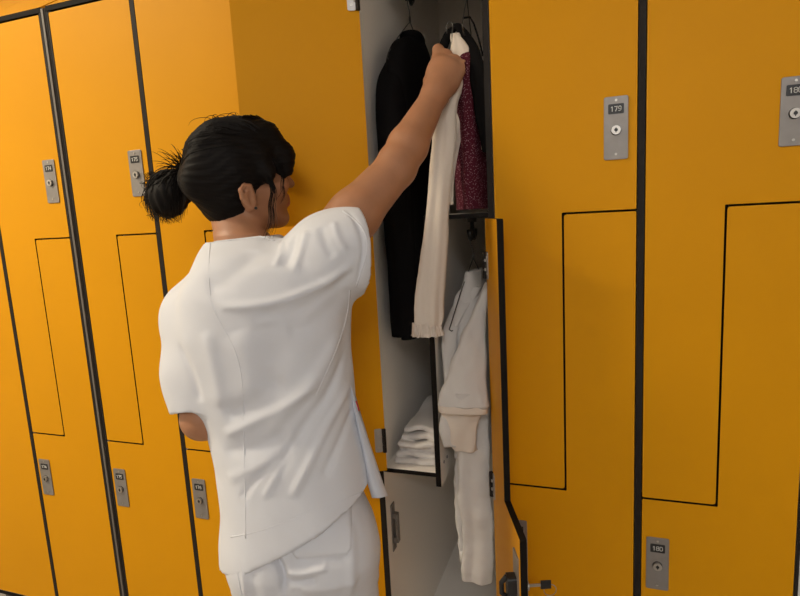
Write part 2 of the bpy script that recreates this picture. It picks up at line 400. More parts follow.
# ------------------------------------------------------------------ implicit surfaces
class Grid:
    def __init__(s, lo, hi, h):
        s.lo = np.array(lo, float); s.h = h
        s.n = np.ceil((np.array(hi) - s.lo) / h).astype(int) + 1
        s.F = np.full(tuple(s.n), .05, np.float32)
    def sl(s, lo, hi):
        a = np.clip(np.floor((np.array(lo) - s.lo) / s.h).astype(int), 0, s.n); b = np.clip(np.ceil((np.array(hi) - s.lo) / s.h).astype(int) + 1, 0, s.n)
        sl = tuple(slice(int(x), int(y)) for x, y in zip(a, b))
        ax = [(s.lo[i] + s.h * np.arange(a[i], b[i])).astype(np.float32) for i in range(3)]
        return sl, np.meshgrid(*ax, indexing='ij')
    def put(s, fn, lo, hi, k=.01, op='add'):
        m = k + .012
        sl, (X, Y, Z) = s.sl(np.array(lo) - m, np.array(hi) + m)
        if X.size == 0: return
        d = fn(X, Y, Z).astype(np.float32); A = s.F[sl]
        if op == 'add':
            hh = np.maximum(k - np.abs(A - d), 0) / max(k, 1e-6)
            s.F[sl] = np.minimum(A, d) - hh * hh * k * .25
        else:
            hh = np.maximum(k - np.abs(A + d), 0) / max(k, 1e-6)
            s.F[sl] = np.maximum(A, -d) + hh * hh * k * .25
    def cone(s, a, b, ra, rb, k=.01, op='add'):
        a = np.array(a, float); b = np.array(b, float); ab = b - a; L2 = max(ab @ ab, 1e-9)
        def fn(X, Y, Z):
            t = np.clip(((X - a[0]) * ab[0] + (Y - a[1]) * ab[1] + (Z - a[2]) * ab[2]) / L2, 0, 1)
            return np.sqrt((X - a[0] - t * ab[0]) ** 2 + (Y - a[1] - t * ab[1]) ** 2 + (Z - a[2] - t * ab[2]) ** 2) - (ra + (rb - ra) * t)
        R = max(ra, rb)
        s.put(fn, np.minimum(a, b) - R, np.maximum(a, b) + R, k, op)
    def chain(s, pts, rs, k=.01):
        for i in range(len(pts) - 1): s.cone(pts[i], pts[i + 1], rs[i], rs[i + 1], k)
    def ell(s, c, r, B=None, k=.01, op='add'):
        c = np.array(c, float); r = np.array(r, float); B = np.eye(3) if B is None else B   # columns = axes
        def fn(X, Y, Z):
            x, y, z = X - c[0], Y - c[1], Z - c[2]
            q = [(x * B[0, i] + y * B[1, i] + z * B[2, i]) for i in range(3)]
            k0 = np.sqrt(sum((q[i] / r[i]) ** 2 for i in range(3))); k1 = np.sqrt(sum((q[i] / r[i] ** 2) ** 2 for i in range(3))) + 1e-6
            return k0 * (k0 - 1) / k1
        s.put(fn, c - r.max(), c + r.max(), k, op)
    def loft(s, secs, R, Fv, k=.01, op='add', p=2.3, grow=0, zcut=None):
        """secs: list of (center, half width, half depth) sorted by z"""
        secs = sorted(secs, key=lambda q: q[0][2]); z = np.array([q[0][2] for q in secs])
        cx = np.array([q[0][0] for q in secs]); cy = np.array([q[0][1] for q in secs]); a = np.array([q[1] for q in secs]) + grow; b = np.array([q[2] for q in secs]) + grow
        zf = np.linspace(z[0], z[-1], 200)
        def sm(v):
            w = np.interp(zf, z, v); kk = np.hanning(15); kk /= kk.sum(); return np.convolve(np.pad(w, 7, mode='edge'), kk, 'valid')
        cx, cy, a, b = map(sm, (cx, cy, a, b))
        z0, z1 = z[0], z[-1]
        def fn(X, Y, Z):
            zl = Z[0, 0, :]; CX, CY, A, Bb = (np.interp(zl, zf, v) for v in (cx, cy, a, b))
            x, y = X - CX, Y - CY
            u = (x * R[0] + y * R[1]); v = (x * Fv[0] + y * Fv[1])
            g = (np.abs(u / A) ** p + np.abs(v / Bb) ** p) ** (1 / p)
            d = (g - 1) * np.minimum(A, Bb) * 1.0
            return np.maximum(d, np.maximum(z0 - Z, Z - z1))
        m = max(a.max(), b.max())
        s.put(fn, [cx.min() - m, cy.min() - m, z0], [cx.max() + m, cy.max() + m, z1], k, op)
    def mesh(s, name, smooth=2):
        F_ = s.F; S = F_ < 0
        nx, ny, nz = F_.shape
        C = np.zeros((nx - 1, ny - 1, nz - 1), np.uint8)
        for i in (0, 1):
            for j in (0, 1):
                for k in (0, 1): C += S[i:nx - 1 + i, j:ny - 1 + j, k:nz - 1 + k]
        act = (C > 0) & (C < 8); I = np.argwhere(act); idx = np.full(C.shape, -1, np.int32); idx[act] = np.arange(len(I))
        acc = np.zeros((len(I), 3)); cnt = np.zeros(len(I))
        cor = [(i, j, k) for i in (0, 1) for j in (0, 1) for k in (0, 1)]
        vals = {c: F_[I[:, 0] + c[0], I[:, 1] + c[1], I[:, 2] + c[2]].astype(float) for c in cor}
        for c in cor:
            for ax in range(3):
                if c[ax]: continue
                d = list(c); d[ax] = 1; d = tuple(d); v0, v1 = vals[c], vals[d]
                m = (v0 < 0) != (v1 < 0); t = np.where(m, v0 / np.where(m, v0 - v1, 1), 0)
                for q in range(3): acc[:, q] += np.where(m, (t if q == ax else c[q]), 0)
                cnt += m
        V = (acc / cnt[:, None] + I) * s.h + s.lo
        quads = []
        for ax in range(3):
            o1, o2 = [(1, 2), (2, 0), (0, 1)][ax]
            a_ = [slice(1, -1)] * 3; a_[ax] = slice(0, F_.shape[ax] - 1); b_ = list(a_); b_[ax] = slice(1, F_.shape[ax])
            e = np.argwhere(S[tuple(a_)] != S[tuple(b_)])
            if not len(e): continue
            off = np.ones(3, int); off[ax] = 0; e = e + off
            def cell(d1, d2):
                q = e.copy(); q[:, o1] += d1; q[:, o2] += d2; return idx[q[:, 0], q[:, 1], q[:, 2]]
            Q = np.stack([cell(-1, -1), cell(0, -1), cell(0, 0), cell(-1, 0)], 1)
            ins = S[e[:, 0], e[:, 1], e[:, 2]]
            Q[~ins] = Q[~ins][:, ::-1]; quads.append(Q)
        Q = np.concatenate(quads)
        # laplacian smoothing along quad edges
        E = np.concatenate([Q[:, [0, 1]], Q[:, [1, 2]], Q[:, [2, 3]], Q[:, [3, 0]]]); E = np.concatenate([E, E[:, ::-1]])
        deg = np.bincount(E[:, 0], minlength=len(V))[:, None].clip(1)
        def lap(V):
            out = np.zeros_like(V)
            for q in range(3): out[:, q] = np.bincount(E[:, 0], weights=V[E[:, 1], q], minlength=len(V))
            return out / deg
        for _ in range(smooth):
            V = V + .6 * (lap(V) - V); V = V - .55 * (lap(V) - V) * .9
        return V, Q
def npmesh(name, V, Q):
    me = bpy.data.meshes.new(name); me.vertices.add(len(V)); me.vertices.foreach_set('co', np.asarray(V, np.float32).ravel())
    me.loops.add(Q.size); me.loops.foreach_set('vertex_index', Q.astype(np.int32).ravel())
    me.polygons.add(len(Q)); me.polygons.foreach_set('loop_start', np.arange(0, Q.size, Q.shape[1], dtype=np.int32))
    me.update(calc_edges=True); me.validate(); return me
def normals(V, Q):
    n = np.cross(V[Q[:, 2]] - V[Q[:, 0]], V[Q[:, 3]] - V[Q[:, 1]]); N = np.zeros_like(V)
    for c in range(4):
        for q in range(3): N[:, q] += np.bincount(Q[:, c], weights=n[:, q], minlength=len(V))
    return N / (np.linalg.norm(N, axis=1, keepdims=True) + 1e-12)
def bvh(V, Q): return BVHTree.FromPolygons([tuple(v) for v in V], [tuple(int(i) for i in q) for q in Q])
def cast(tree, px, py):
    r = Vector(tuple(map(float, ray(px, py)))).normalized(); loc, n, i, d = tree.ray_cast(Vector((0, 0, H)), r)
    return None if loc is None else np.array(loc)
def resample(pts, n):
    pts = np.array(pts, float); 
    # catmull-rom through the points
    t = np.linspace(0, len(pts) - 1, n); out = []
    for q in t:
        i = min(int(q), len(pts) - 2); f = q - i
        p0, p1, p2, p3 = pts[max(i - 1, 0)], pts[i], pts[i + 1], pts[min(i + 2, len(pts) - 1)]
        out.append(.5 * ((2 * p1) + (-p0 + p2) * f + (2 * p0 - 5 * p1 + 4 * p2 - p3) * f * f + (-p0 + 3 * p1 - 3 * p2 + p3) * f ** 3))
    return np.array(out)
def surf_path(tree, px, n=24):
    o = [cast(tree, *p) for p in resample(px, n)]
    return np.array([q for q in o if q is not None])
def folds(V, N, tree, specs):
    D = np.zeros(len(V))
    for px, w, amp in specs:
        pp = surf_path(tree, px, 40)
        if len(pp) < 3: continue
        best = np.full(len(V), 1e9); along = np.zeros(len(V))
        lo, hi = pp.min(0) - 3 * w, pp.max(0) + 3 * w
        m = np.all((V > lo) & (V < hi), axis=1); Vm = V[m]
        if not len(Vm): continue
        b = np.full(len(Vm), 1e9); al = np.zeros(len(Vm))
        for i in range(len(pp) - 1):
            ab = pp[i + 1] - pp[i]; t = np.clip(((Vm - pp[i]) @ ab) / (ab @ ab + 1e-12), 0, 1)
            d = np.linalg.norm(Vm - pp[i] - t[:, None] * ab, axis=1); u = d < b; b[u] = d[u]; al[u] = (i + t[u]) / (len(pp) - 1)
        taper = np.clip(np.minimum(al, 1 - al) * 5, 0, 1); taper = taper * taper * (3 - 2 * taper)
        D[m] += amp * taper * np.exp(-(b / w) ** 2)
    return V + N * D[:, None]
def wobble(V, N, scale, amp, seed=0):
    r = np.random.default_rng(seed); D = np.zeros(len(V))
    for _ in range(7):
        k = r.normal(size=3) * scale; D += np.sin(V @ k + r.uniform(0, 6.28))
    return V + N * (amp * D / 3)[:, None]

# ------------------------------------------------------------------ the woman
Rt = np.array([.937, .35, 0]); Ft = np.array([-.35, .937, 0]); UP = np.array([0, 0, 1.])
pers = empty('person', (-.56, .93, 0)); tag(pers, 'woman in white tunic and trousers reaching into the open locker', 'person')
RS, RE, RW = P(318, 256, .95), P(396, 168, 1.09), P(434, 97, 1.205)
LS, LE = P(212, 306, .93), P(203, 418, .86)
LW = LE + .205 * (np.array([.62, .76, -.12]) / np.linalg.norm([.62, .76, -.12]))
# head frame
vd = np.array([-.585, .811, 0]); sr = np.array([.811, .585, 0])
f0 = sr * .94 + vd * .34; f0 /= np.linalg.norm(f0)
pit = math.radians(9); HF = f0 * math.cos(pit) + UP * math.sin(pit); HF /= np.linalg.norm(HF)
HR = np.cross(HF, UP); HR /= np.linalg.norm(HR); HU = np.cross(HR, HF)
HB = np.stack([HF, HR, HU], 1)
HC = P(237, 177, .975)
def hd(f, r, u): return HC + HB @ np.array([f, r, u])

def hand_right(g):
    """right fist closed round the blouse and hanger; back of the hand to the camera"""
    a = (P(447, 62, 1.26) - RW); a /= np.linalg.norm(a)            # wrist -> knuckles
    k0, k3 = P(438, 50, 1.272), P(464, 66, 1.262)                  # index, little finger knuckles
    for i in range(4):
        t = i / 3; K = k0 * (1 - t) + k3 * t
        g.cone(RW + (K - RW) * .10, K, .020, .0115, .016)
    g.ell((RW + (k0 + k3) / 2) / 2 + np.array([0, .004, 0]), (.036, .020, .042), k=.02)
    side = (k3 - k0); side /= np.linalg.norm(side)
    back = np.cross(side, a); back /= np.linalg.norm(back)
    if back[1] > 0: back = -back                                   # towards the camera
    L = [(.038, .024, .018), (.041, .027, .019), (.039, .025, .019), (.032, .020, .017)]
    tips = []
    for i in range(4):
        K = k0 * (1 - i / 3) + k3 * i / 3
        d1 = a * .45 - back * .85 + side * .10; d1 /= np.linalg.norm(d1)
        d2 = -a * .75 - back * .6; d2 /= np.linalg.norm(d2)
        d3 = -a * .75 + back * .6; d3 /= np.linalg.norm(d3)
        p1 = K + d1 * L[i][0]; p2 = p1 + d2 * L[i][1]; p3 = p2 + d3 * L[i][2]
        r = [.0110, .0105, .0100, .0090][i]
        g.cone(K, p1, r + .001, r - .0012, .006); g.cone(p1, p2, r - .001, r - .002, .003); g.cone(p2, p3, r - .0018, r - .0028, .003); tips.append(p3)
    # thumb leaves the index side near the wrist and lies across the fingers
    b = RW + a * .018 - side * .016 - back * .006
    t1 = b + a * .030 - side * .016 - back * .018; t2 = t1 + a * .012 + side * .004 - back * .028; t3 = t2 + side * .024 - back * .008 + a * .004
    g.chain([b, t1, t2, t3], [.017, .0125, .0105, .0085], .008)
    return (k0 + k3) / 2 - back * .035 - a * .008

def hand_left(g):
    d = (LW - LE); d /= np.linalg.norm(d); s_ = np.array([0, 0, 1.]); s_ = s_ - d * (s_ @ d); s_ /= np.linalg.norm(s_); n_ = np.cross(d, s_)
    for i in range(4):
        K = LW + d * .078 + s_ * (.030 - .020 * i); g.cone(LW + d * .01 + s_ * (.012 - .008 * i), K, .017, .0115, .014)
        L = [.040, .044, .041, .032][i]; d2 = d * .8 + n_ * -.6; d3 = d * .2 + n_ * -1
        p1 = K + d2 * L; p2 = p1 + d3 * L * .55; p3 = p2 + (-d * .5 - n_ * .8) * L * .4
        g.chain([K, p1, p2, p3], [.011, .0095, .0085, .007], .004)
    b = LW + d * .02 + s_ * .02; g.chain([b, b + s_ * .030 + d * .02 - n_ * .01, b + s_ * .040 + d * .045 - n_ * .02, b + s_ * .036 + d * .065 - n_ * .03], [.016, .013, .0105, .008], .008)

# body -------------------------------------------------------------
g = Grid([-1.0, .62, .62], [-.27, 1.36, 1.80], .0031)
neck = hd(-.030, .0, -.075); nb = P(243, 246, .945)
g.cone(neck + sr * .004, nb + sr * .003 + [0, 0, -.01], .045, .052, .02)
TY = [(243, 238, .955, 32, .060), (250, 248, .945, 48, .085), (264, 264, .935, 70, .10), (266, 290, .93, 84, .112), (266, 330, .93, 84, .118), (272, 380, .93, 80, .112), (282, 420, .93, 73, .105), (292, 460, .93, 72, .110), (299, 500, .93, 74, .118), (303, 550, .93, 74, .122), (306, 600, .93, 72, .12)]
def sections(TY, grow=0):
    out = []
    for cx, cy, Y, hw, b in TY:
        c = P(cx, cy, Y); dep = -(RM.T @ (c - [0, 0, H]))[2]
        out.append((c, hw * dep / F + grow, b + grow))
    return out
core = sections(TY[:9], -.022)
g.loft(core, Rt, Ft, .02)
sh = P(300, 262, .95)
g.cone(nb - [0, 0, .10], RS - [0, 0, .012], .040, .046, .03); g.chain([RS, RS + (RE - RS) * .45, RE], [.054, .048, .0395], .02)
g.chain([RE, RE + (RW - RE) * .3, RW], [.0395, .0405, .0270], .012); g.cone(RE, RE + (RE - RS) * .03 + np.array([-.004, -.002, .01]), .036, .034, .01)
g.cone(nb - [0, 0, .09], LS, .045, .045, .03); g.chain([LS, LE], [.050, .041], .02); g.chain([LE, LE + (LW - LE) * .3, LW], [.041, .039, .027], .012)
g.cone(RW, RW + (P(447, 62, 1.26) - RW) * .4, .0275, .026, .012)
GRIP = hand_right(g); hand_left(g)
# skull, face
g.ell(hd(.002, 0, .024), (.086, .070, .079), HB, .01)
g.ell(hd(.030, 0, -.030), (.060, .056, .072), HB, .012)
for s_ in (-1, 1):
    g.cone(hd(.000, s_ * .050, -.060), hd(.066, s_ * .014, -.098), .017, .014, .022)
    g.ell(hd(.062, s_ * .034, -.030), (.026, .024, .020), HB, .02)          # cheek
    g.ell(hd(.086, s_ * .033, .003), (.012, .015, .010), HB, .006, op='sub')     # eye socket
    g.ell(hd(.074, s_ * .031, .003), (.0135, .014, .0125), HB, .004)        # lids
    g.cone(hd(.090, s_ * .012, .019), hd(.074, s_ * .048, .018), .007, .006, .012)
    g.ell(hd(.092, s_ * .0115, -.034), (.009, .006, .0065), HB, .006)        # nostril wing
    g.chain([hd(.093, 0, -.0565), hd(.086, s_ * .014, -.059), hd(.078, s_ * .023, -.0605)], [.0062, .0055, .003], .005)
    g.chain([hd(.0915, 0, -.0685), hd(.085, s_ * .012, -.067), hd(.077, s_ * .022, -.0625)], [.0070, .0062, .003], .005)
g.ell(hd(.066, 0, -.060), (.026, .030, .024), HB, .014)
g.ell(hd(.068, 0, -.096), (.018, .019, .015), HB, .014)                       # chin
g.chain([hd(.086, 0, .012), hd(.101, 0, -.014), hd(.110, 0, -.032)], [.0075, .0078, .0098], .010)
g.cone(hd(.0, 0, -.085), hd(.055, 0, -.088), .038, .018, .02)
for s_ in (-1, 1):     # ears
    e = lambda f, u, o=0: hd(-.014 + f * .84, s_ * (.0735 + o), -.041 + u * .76)
    g.ell(e(-.002, 0, -.004), (.016, .006, .028), HB, .006)
    g.chain([e(.010, .012), e(.006, .026, .002), e(-.008, .030, .004), e(-.020, .020, .006), e(-.020, .0, .006), e(-.012, -.016, .003), e(-.002, -.027, .001), e(.006, -.024), e(.009, -.012)],
            [.0036, .0040, .0042, .0042, .0042, .0042, .0058, .0045, .003], .003)
    g.chain([e(-.004, .016, .003), e(-.011, .004, .004), e(-.006, -.010, .003)], [.003, .0032, .003], .003)
    g.ell(e(.002, -.004, .007), (.007, .006, .009), HB, .003, op='sub')
V, Q = g.mesh('body', 1); del g
me = npmesh('body', V, Q)
body = link('body', me, [SKIN, LIP], pers, True)
loc = (V - HC) @ HB
fc = loc[Q].mean(1)
lipm = (fc[:, 0] > .072) & (np.abs(fc[:, 1]) < .024) & (fc[:, 2] < -.0525 + 0 * fc[:, 0]) & (fc[:, 2] > -.0755)
me.polygons.foreach_set('material_index', lipm.astype(np.int32))
for s_ in (-1, 1):
    c = hd(.0795, s_ * .0315, .002); bm = bmesh.new(); bmesh.ops.create_uvsphere(bm, u_segments=20, v_segments=14, radius=.0115)
    for f_ in bm.faces:
        f_.material_index = 1 if f_.calc_center_median().normalized().z > .86 else 0
    rot = Vector((0, 0, 1)).rotation_difference(Vector(tuple(HF))).to_matrix().to_4x4(); bm.transform(Matrix.Translation(Vector(tuple(c))) @ rot)
    me2 = bpy.data.meshes.new('eye'); bm.to_mesh(me2); bm.free(); link('eye', me2, [EYEW, IRIS], pers, True)
# stud earring
mb = MB(); c = hd(-.010, .0790, -.0635); mb.tube([c, c + HR * .003], .0028, 8); mb.build('earring', [BLACKP], pers)

# tunic ------------------------------------------------------------
g = Grid([-1.02, .62, .50], [-.28, 1.24, 1.52], .004)
tsec = sections(TY[:9] + [(301, 530, .93, 77, .128), (303, 560, .93, 79, .13)], .002)
g.loft(tsec, Rt, Ft, .02)
SO = P(351, 250, .985); sd = (RE - RS) / np.linalg.norm(RE - RS)
def cutplane(g, pt, n_, lo, hi):
    g.put(lambda X, Y, Z: -((X - pt[0]) * n_[0] + (Y - pt[1]) * n_[1] + (Z - pt[2]) * n_[2]), lo, hi, .0, 'sub')
def merge(g, g2, k):
    hh = np.maximum(k - np.abs(g.F - g2.F), 0) / k; g.F = np.minimum(g.F, g2.F) - hh * hh * k * .25
cn = sr * .98 + vd * .08 + UP * .0; cn /= np.linalg.norm(cn)
ga = Grid(g.lo, g.lo + g.h * (g.n - 1), g.h)
ga.chain([nb + np.array([.02, .0, -.09]), P(298, 283, .945), P(332, 257, .965), SO, SO + cn * .07], [.066, .076, .080, .078, .078], .025)
cutplane(ga, SO + cn * .014, cn, SO - .20 + cn * .16, SO + .20 + cn * .16)
ga.cone(SO - sd * .040, SO + cn * .06, .058, .082, .004, 'sub'); merge(g, ga, .02)
ld = (LE - LS); ld /= np.linalg.norm(ld); lc = LS + (LE - LS) * .93
ga = Grid(g.lo, g.lo + g.h * (g.n - 1), g.h)
ga.chain([P(236, 280, .94), P(204, 316, .92), LS * .45 + LE * .55 + np.array([-.010, -.01, -.01]), LE + np.array([.004, -.006, 0])], [.060, .074, .066, .056], .035)
lcn = ld + sr * .15; lcn /= np.linalg.norm(lcn)
cutplane(ga, lc, lcn, lc - [.14, .14, .10], lc + [.14, .14, .06])
ga.cone(lc - ld * .05, lc + ld * .03, .046, .056, .004, 'sub'); merge(g, ga, .022)
# neckline opening
g.cone(nb + np.array([0, 0, -.028]), neck + UP * .02, .060, .066, .006, 'sub')
# slanted hem: plane through three points, then hollow
hA, hB, hC = P(229, 547, .90), P(372, 499, .90), P(372, 499, .90) + np.array([-.10, .22, .0])
hn = np.cross(hB - hA, hC - hA); hn /= np.linalg.norm(hn); hn = -hn if hn[2] > 0 else hn
cutplane(g, hA, hn, hA - [.3, .3, .25], hA + [.6, .6, .3])
V, Q = g.mesh('tunic', 3)
inner = None
tree = bvh(V, Q); N = normals(V, Q)
N0 = N.copy()
V = folds(V, N, tree, [
    ([(356, 262), (330, 280), (290, 298), (250, 306), (214, 306)], .008, .0065),
    ([(350, 285), (318, 318), (285, 330)], .02, -.005),
    ([(352, 268), (330, 292), (290, 312), (250, 318)], .012, -.004),
    ([(308, 230), (302, 250), (293, 274)], .007, .0042),
    ([(294, 236), (291, 252), (283, 268)], .008, -.0040),
    ([(283, 240), (280, 254), (275, 268)], .006, .0030),
    ([(322, 226), (326, 244), (334, 258)], .008, -.0035),
    ([(333, 220), (338, 238), (347, 252)], .006, .0028),
    ([(346, 208), (358, 226), (363, 250), (357, 284)], .004, -.0035),
    ([(262, 250), (230, 275), (205, 290)], .02, -.005),
    ([(346, 320), (320, 370), (286, 410), (262, 440)], .014, .0055),
    ([(350, 345), (326, 395), (296, 440), (276, 480)], .010, -.0055),
    ([(352, 380), (330, 420), (306, 470), (290, 500)], .009, .0048),
    ([(356, 400), (340, 440), (322, 480)], .009, -.0042),
    ([(222, 436), (250, 424), (290, 402), (320, 380)], .011, .0060),
    ([(222, 416), (250, 404), (285, 378)], .015, -.0060),
    ([(222, 452), (256, 448), (290, 430)], .013, -.0050),
    ([(226, 480), (250, 470), (280, 460)], .012, .0035),
    ([(178, 342), (192, 375), (200, 404)], .009, -.0040),
    ([(205, 330), (214, 370), (222, 410)], .014, .0040),
    ([(236, 330), (250, 370), (246, 410)], .022, .004),
    ([(270, 320), (275, 350), (262, 392)], .03, -.005),
    ([(366, 440), (369, 470), (371, 500)], .005, -.006),
    ([(262, 500), (280, 470), (300, 440)], .006, .003),
    ([(240, 500), (256, 480), (280, 455)], .007, -.003),
])
V = wobble(V, N, 22, .0020, 3)
V = wobble(V, N, 60, .0005, 5)
me = npmesh('tunic', V, Q); tunic = link('tunic', me, [CLOTH], pers, True)
tree = bvh(V, Q)
def seam(name, px, r, m, parent, lift=.0, n=40, tr=None):
    pp = surf_path(tr or tree, px, n)
    if len(pp) < 2: return
    c = np.array([0, 0, H]); pp = np.array([p + (c - p) / np.linalg.norm(c - p) * lift for p in pp])
    mb = MB(); mb.tube(pp, r, 6); return mb.build(name, [m], parent, smooth=True)
seam('seam', [(211, 240), (209, 262), (211, 300), (222, 325), (235, 350), (242, 380), (244, 430), (245, 480), (246, 538)], .0020, CLOTH, tunic, -.0015)
seam('seam', [(343, 211), (362, 228), (367, 250), (356, 286)], .0022, CLOTH, tunic, -.0015)
seam('seam', [(350, 290), (346, 318), (335, 352), (316, 395)], .0020, CLOTH, tunic, -.0015)
seam('seam', [(213, 243), (236, 237), (256, 236), (274, 241)], .0022, CLOTH, tunic, -.0015)
seam('hem_stitching', [(231, 537), (262, 530), (300, 516), (340, 501), (368, 489)], .0018, CLOTH, tunic, -.0015)
# side panel of the tunic beyond the side slit
fl = []
for i, (y0, xa, xb) in enumerate([(385, 349, 352), (410, 353, 359), (440, 359, 368), (470, 365, 378), (485, 368, 383), (498, 372, 388)]):
    fl.append((P(xa, y0, .965), P((xa + xb) / 2, y0, .948), P(xb, y0 - 2, 1.0)))
mb = MB(); vs_ = []
for a_, m_, b_2 in fl: vs_ += [a_, m_, b_2]
for a_, m_, b_2 in fl: vs_ += [a_ + Ft * .003, m_ + Ft * .003, b_2 + Ft * .003]
fs_ = []; n5 = len(fl) * 3
for i in range(len(fl) - 1):
    for j in range(2):
        q = i * 3 + j; fs_ += [(q, q + 3, q + 4, q + 1), (n5 + q, n5 + q + 1, n5 + q + 4, n5 + q + 3)]
for i in range(len(fl) - 1):
    fs_ += [(i * 3 + 2, i * 3 + 5, n5 + i * 3 + 5, n5 + i * 3 + 2), (i * 3, n5 + i * 3, n5 + i * 3 + 3, i * 3 + 3)]
fs_ += [(n5 - 3, n5 - 2, 2 * n5 - 2, 2 * n5 - 3), (n5 - 2, n5 - 1, 2 * n5 - 1, 2 * n5 - 2)]
mb.add(vs_, fs_); fo = mb.build('front_flap', [CLOTH], tunic, smooth=True)
mb = MB(); mb.tube([P(356, 401, .955), P(358, 407, .953), P(359, 411, .953)], .0012, 6); mb.build('trim', [REDM], tunic); 

# trousers -----------------------------------------------------------
g = Grid([-.86, .68, .05], [-.30, 1.22, .98], .0042)
hip = P(305, 540, .93); zc = H - .70
psec = sections([(300, 490, .93, 60, .100), (303, 520, .93, 70, .115), (305, 545, .93, 72, .122), (305, 575, .935, 70, .118)], 0)
g.loft(psec, Rt, Ft, .02)
for s_, xx in ((1, .066), (-1, -.070)):
    hc = np.array([hip[0], hip[1], 0]) + Rt * xx
    top = hc + [0, 0, psec[2][0][2] - .04]; kn = hc + Rt * s_ * .004 + [0, 0, .42]; an = hc + Rt * s_ * .01 - Ft * .02 + [0, 0, .07]
    g.chain([top, top * .5 + kn * .5, kn, an], [.078, .072, .066, .064], .022)
    g.ell(top - Ft * .030 + [0, 0, .050], (.078, .085, .085), np.stack([Rt, Ft, UP], 1), .03)
V, Q = g.mesh('trousers', 3); tree2 = bvh(V, Q); N = normals(V, Q)
V = folds(V, N, tree2, [
    ([(262, 545), (276, 560), (283, 575), (284, 596)], .007, -.014),
    ([(283, 570), (300, 573), (316, 570), (330, 566)], .007, .007),
    ([(284, 582), (300, 583), (318, 580)], .006, -.006),
    ([(290, 560), (320, 562), (350, 560)], .009, -.004),
    ([(255, 548), (252, 575), (256, 600)], .012, -.004),
    ([(240, 550), (243, 575), (246, 600)], .004, .003),
    ([(350, 520), (352, 560), (350, 600)], .010, .004),
    ([(300, 590), (330, 588), (360, 580)], .012, .004)])
V = wobble(V, N, 22, .0016, 9)
me = npmesh('trousers', V, Q); trousers = link('trousers', me, [CLOTH], pers, True); tree2 = bvh(V, Q)
# back pocket: a patch lying on the cloth
nu, nv = 16, 14; grid = []
for j in range(nv):
    for i in range(nu):
        u, v = i / (nu - 1), j / (nv - 1)
        xl_, xr_ = 289 + 4 * v, 352 + 0 * v; yt_ = 527 - 22 * u; yb2 = 559 - 4 * u + (0 if u < .9 else 0)
        if v > .85: xl_ += 4 * (v - .85) / .15; xr_ -= 5 * (v - .85) / .15
        p = cast(tree2, xl_ + (xr_ - xl_) * u, yt_ + (yb2 - yt_) * v)
        p = P(320, 540, .82) if p is None else p
        cdir = np.array([0, 0, H]) - p; cdir /= np.linalg.norm(cdir); grid.append(p + cdir * .0022)
mb = MB(); off = nu * nv
back_ = [p - (np.array([0, 0, H]) - p) / np.linalg.norm(np.array([0, 0, H]) - p) * .004 for p in grid]
fs_ = []
for j in range(nv - 1):
    for i in range(nu - 1):
        q = j * nu + i; fs_ += [(q, q + nu, q + nu + 1, q + 1), (off + q, off + q + 1, off + q + nu + 1, off + q + nu)]
for i in range(nu - 1): fs_ += [(i, i + 1, off + i + 1, off + i), ((nv - 1) * nu + i, off + (nv - 1) * nu + i, off + (nv - 1) * nu + i + 1, (nv - 1) * nu + i + 1)]
for j in range(nv - 1): fs_ += [(j * nu, off + j * nu, off + (j + 1) * nu, (j + 1) * nu), (j * nu + nu - 1, (j + 1) * nu + nu - 1, off + (j + 1) * nu + nu - 1, off + j * nu + nu - 1)]
mb.add(grid + back_, fs_); mb.build('back_pocket', [CLOTH], trousers, smooth=True)
seam('seam', [(235, 550), (238, 575), (242, 596)], .0010, CLOTH, trousers, tr=tree2)
for s_ in (-1, 1):
    hc = np.array([hip[0], hip[1], 0]) + Rt * s_ * .075
    g = Grid(hc + [-.16, -.14, -.005], hc + [.16, .26, .13], .005)
    g.cone(hc - Ft * .035 + [0, 0, .048], hc + Ft * .15 + [0, 0, .036], .044, .040, .02); g.cone(hc - Ft * .02 + [0, 0, .06], hc + [0, 0, .09], .042, .042, .01)
    cutplane(g, hc + [0, 0, .002], np.array([0, 0, -1.]), hc - [.2, .2, .1], hc + [.2, .3, .01])
    V, Q = g.mesh('shoe', 2); link('shoe', npmesh('shoe', V, Q), [SHOE], pers, True)

# hair ---------------------------------------------------------------
TIE = P(186, 178, .955)                       # where the ponytail is tied
g = Grid(HC - .19, HC + .19, .003)
g.ell(hd(-.002, 0, .030), (.093, .079, .085), HB, .01)
g.ell(hd(-.030, 0, -.012), (.057, .066, .076), HB, .03)
g.cone(hd(-.075, 0, .0), TIE, .034, .018, .03); g.ell(hd(-.030, 0, -.038), (.046, .054, .066), HB, .02)
g.ell(hd(.046, 0, .052), (.051, .060, .050), HB, .03)
for s_ in (-1, 1):
    g.chain([hd(.062, s_ * .040, .060), hd(.084, s_ * .050, .026), hd(.080, s_ * .054, -.022)], [.026, .020, .009], .02)   # fringe
    g.chain([hd(.030, s_ * .058, .030), hd(.034, s_ * .070, -.002), hd(.030, s_ * .074, -.026)], [.022, .014, .004], .015)
g.chain([hd(.080, -.03, .050), hd(.088, -.03, .024), hd(.087, -.034, -.016)], [.018, .014, .008], .02); g.chain([hd(.082, .01, .055), hd(.091, .012, .028), hd(.092, .018, -.012)], [.018, .014, .008], .02)
# cut away where skin shows: face, ears, neck
g.cone(hd(.096, -.06, -.060), hd(.096, .06, -.060), .046, .046, .006, 'sub')
for s_ in (-1, 1):
    g.cone(hd(.040, s_ * .10, -.064), hd(.040, s_ * .05, -.064), .040, .040, .008, 'sub')
    g.ell(hd(-.010, s_ * .085, -.044), (.018, .030, .025), HB, .006, 'sub')
V, Q = g.mesh('hair', 2); N = normals(V, Q)
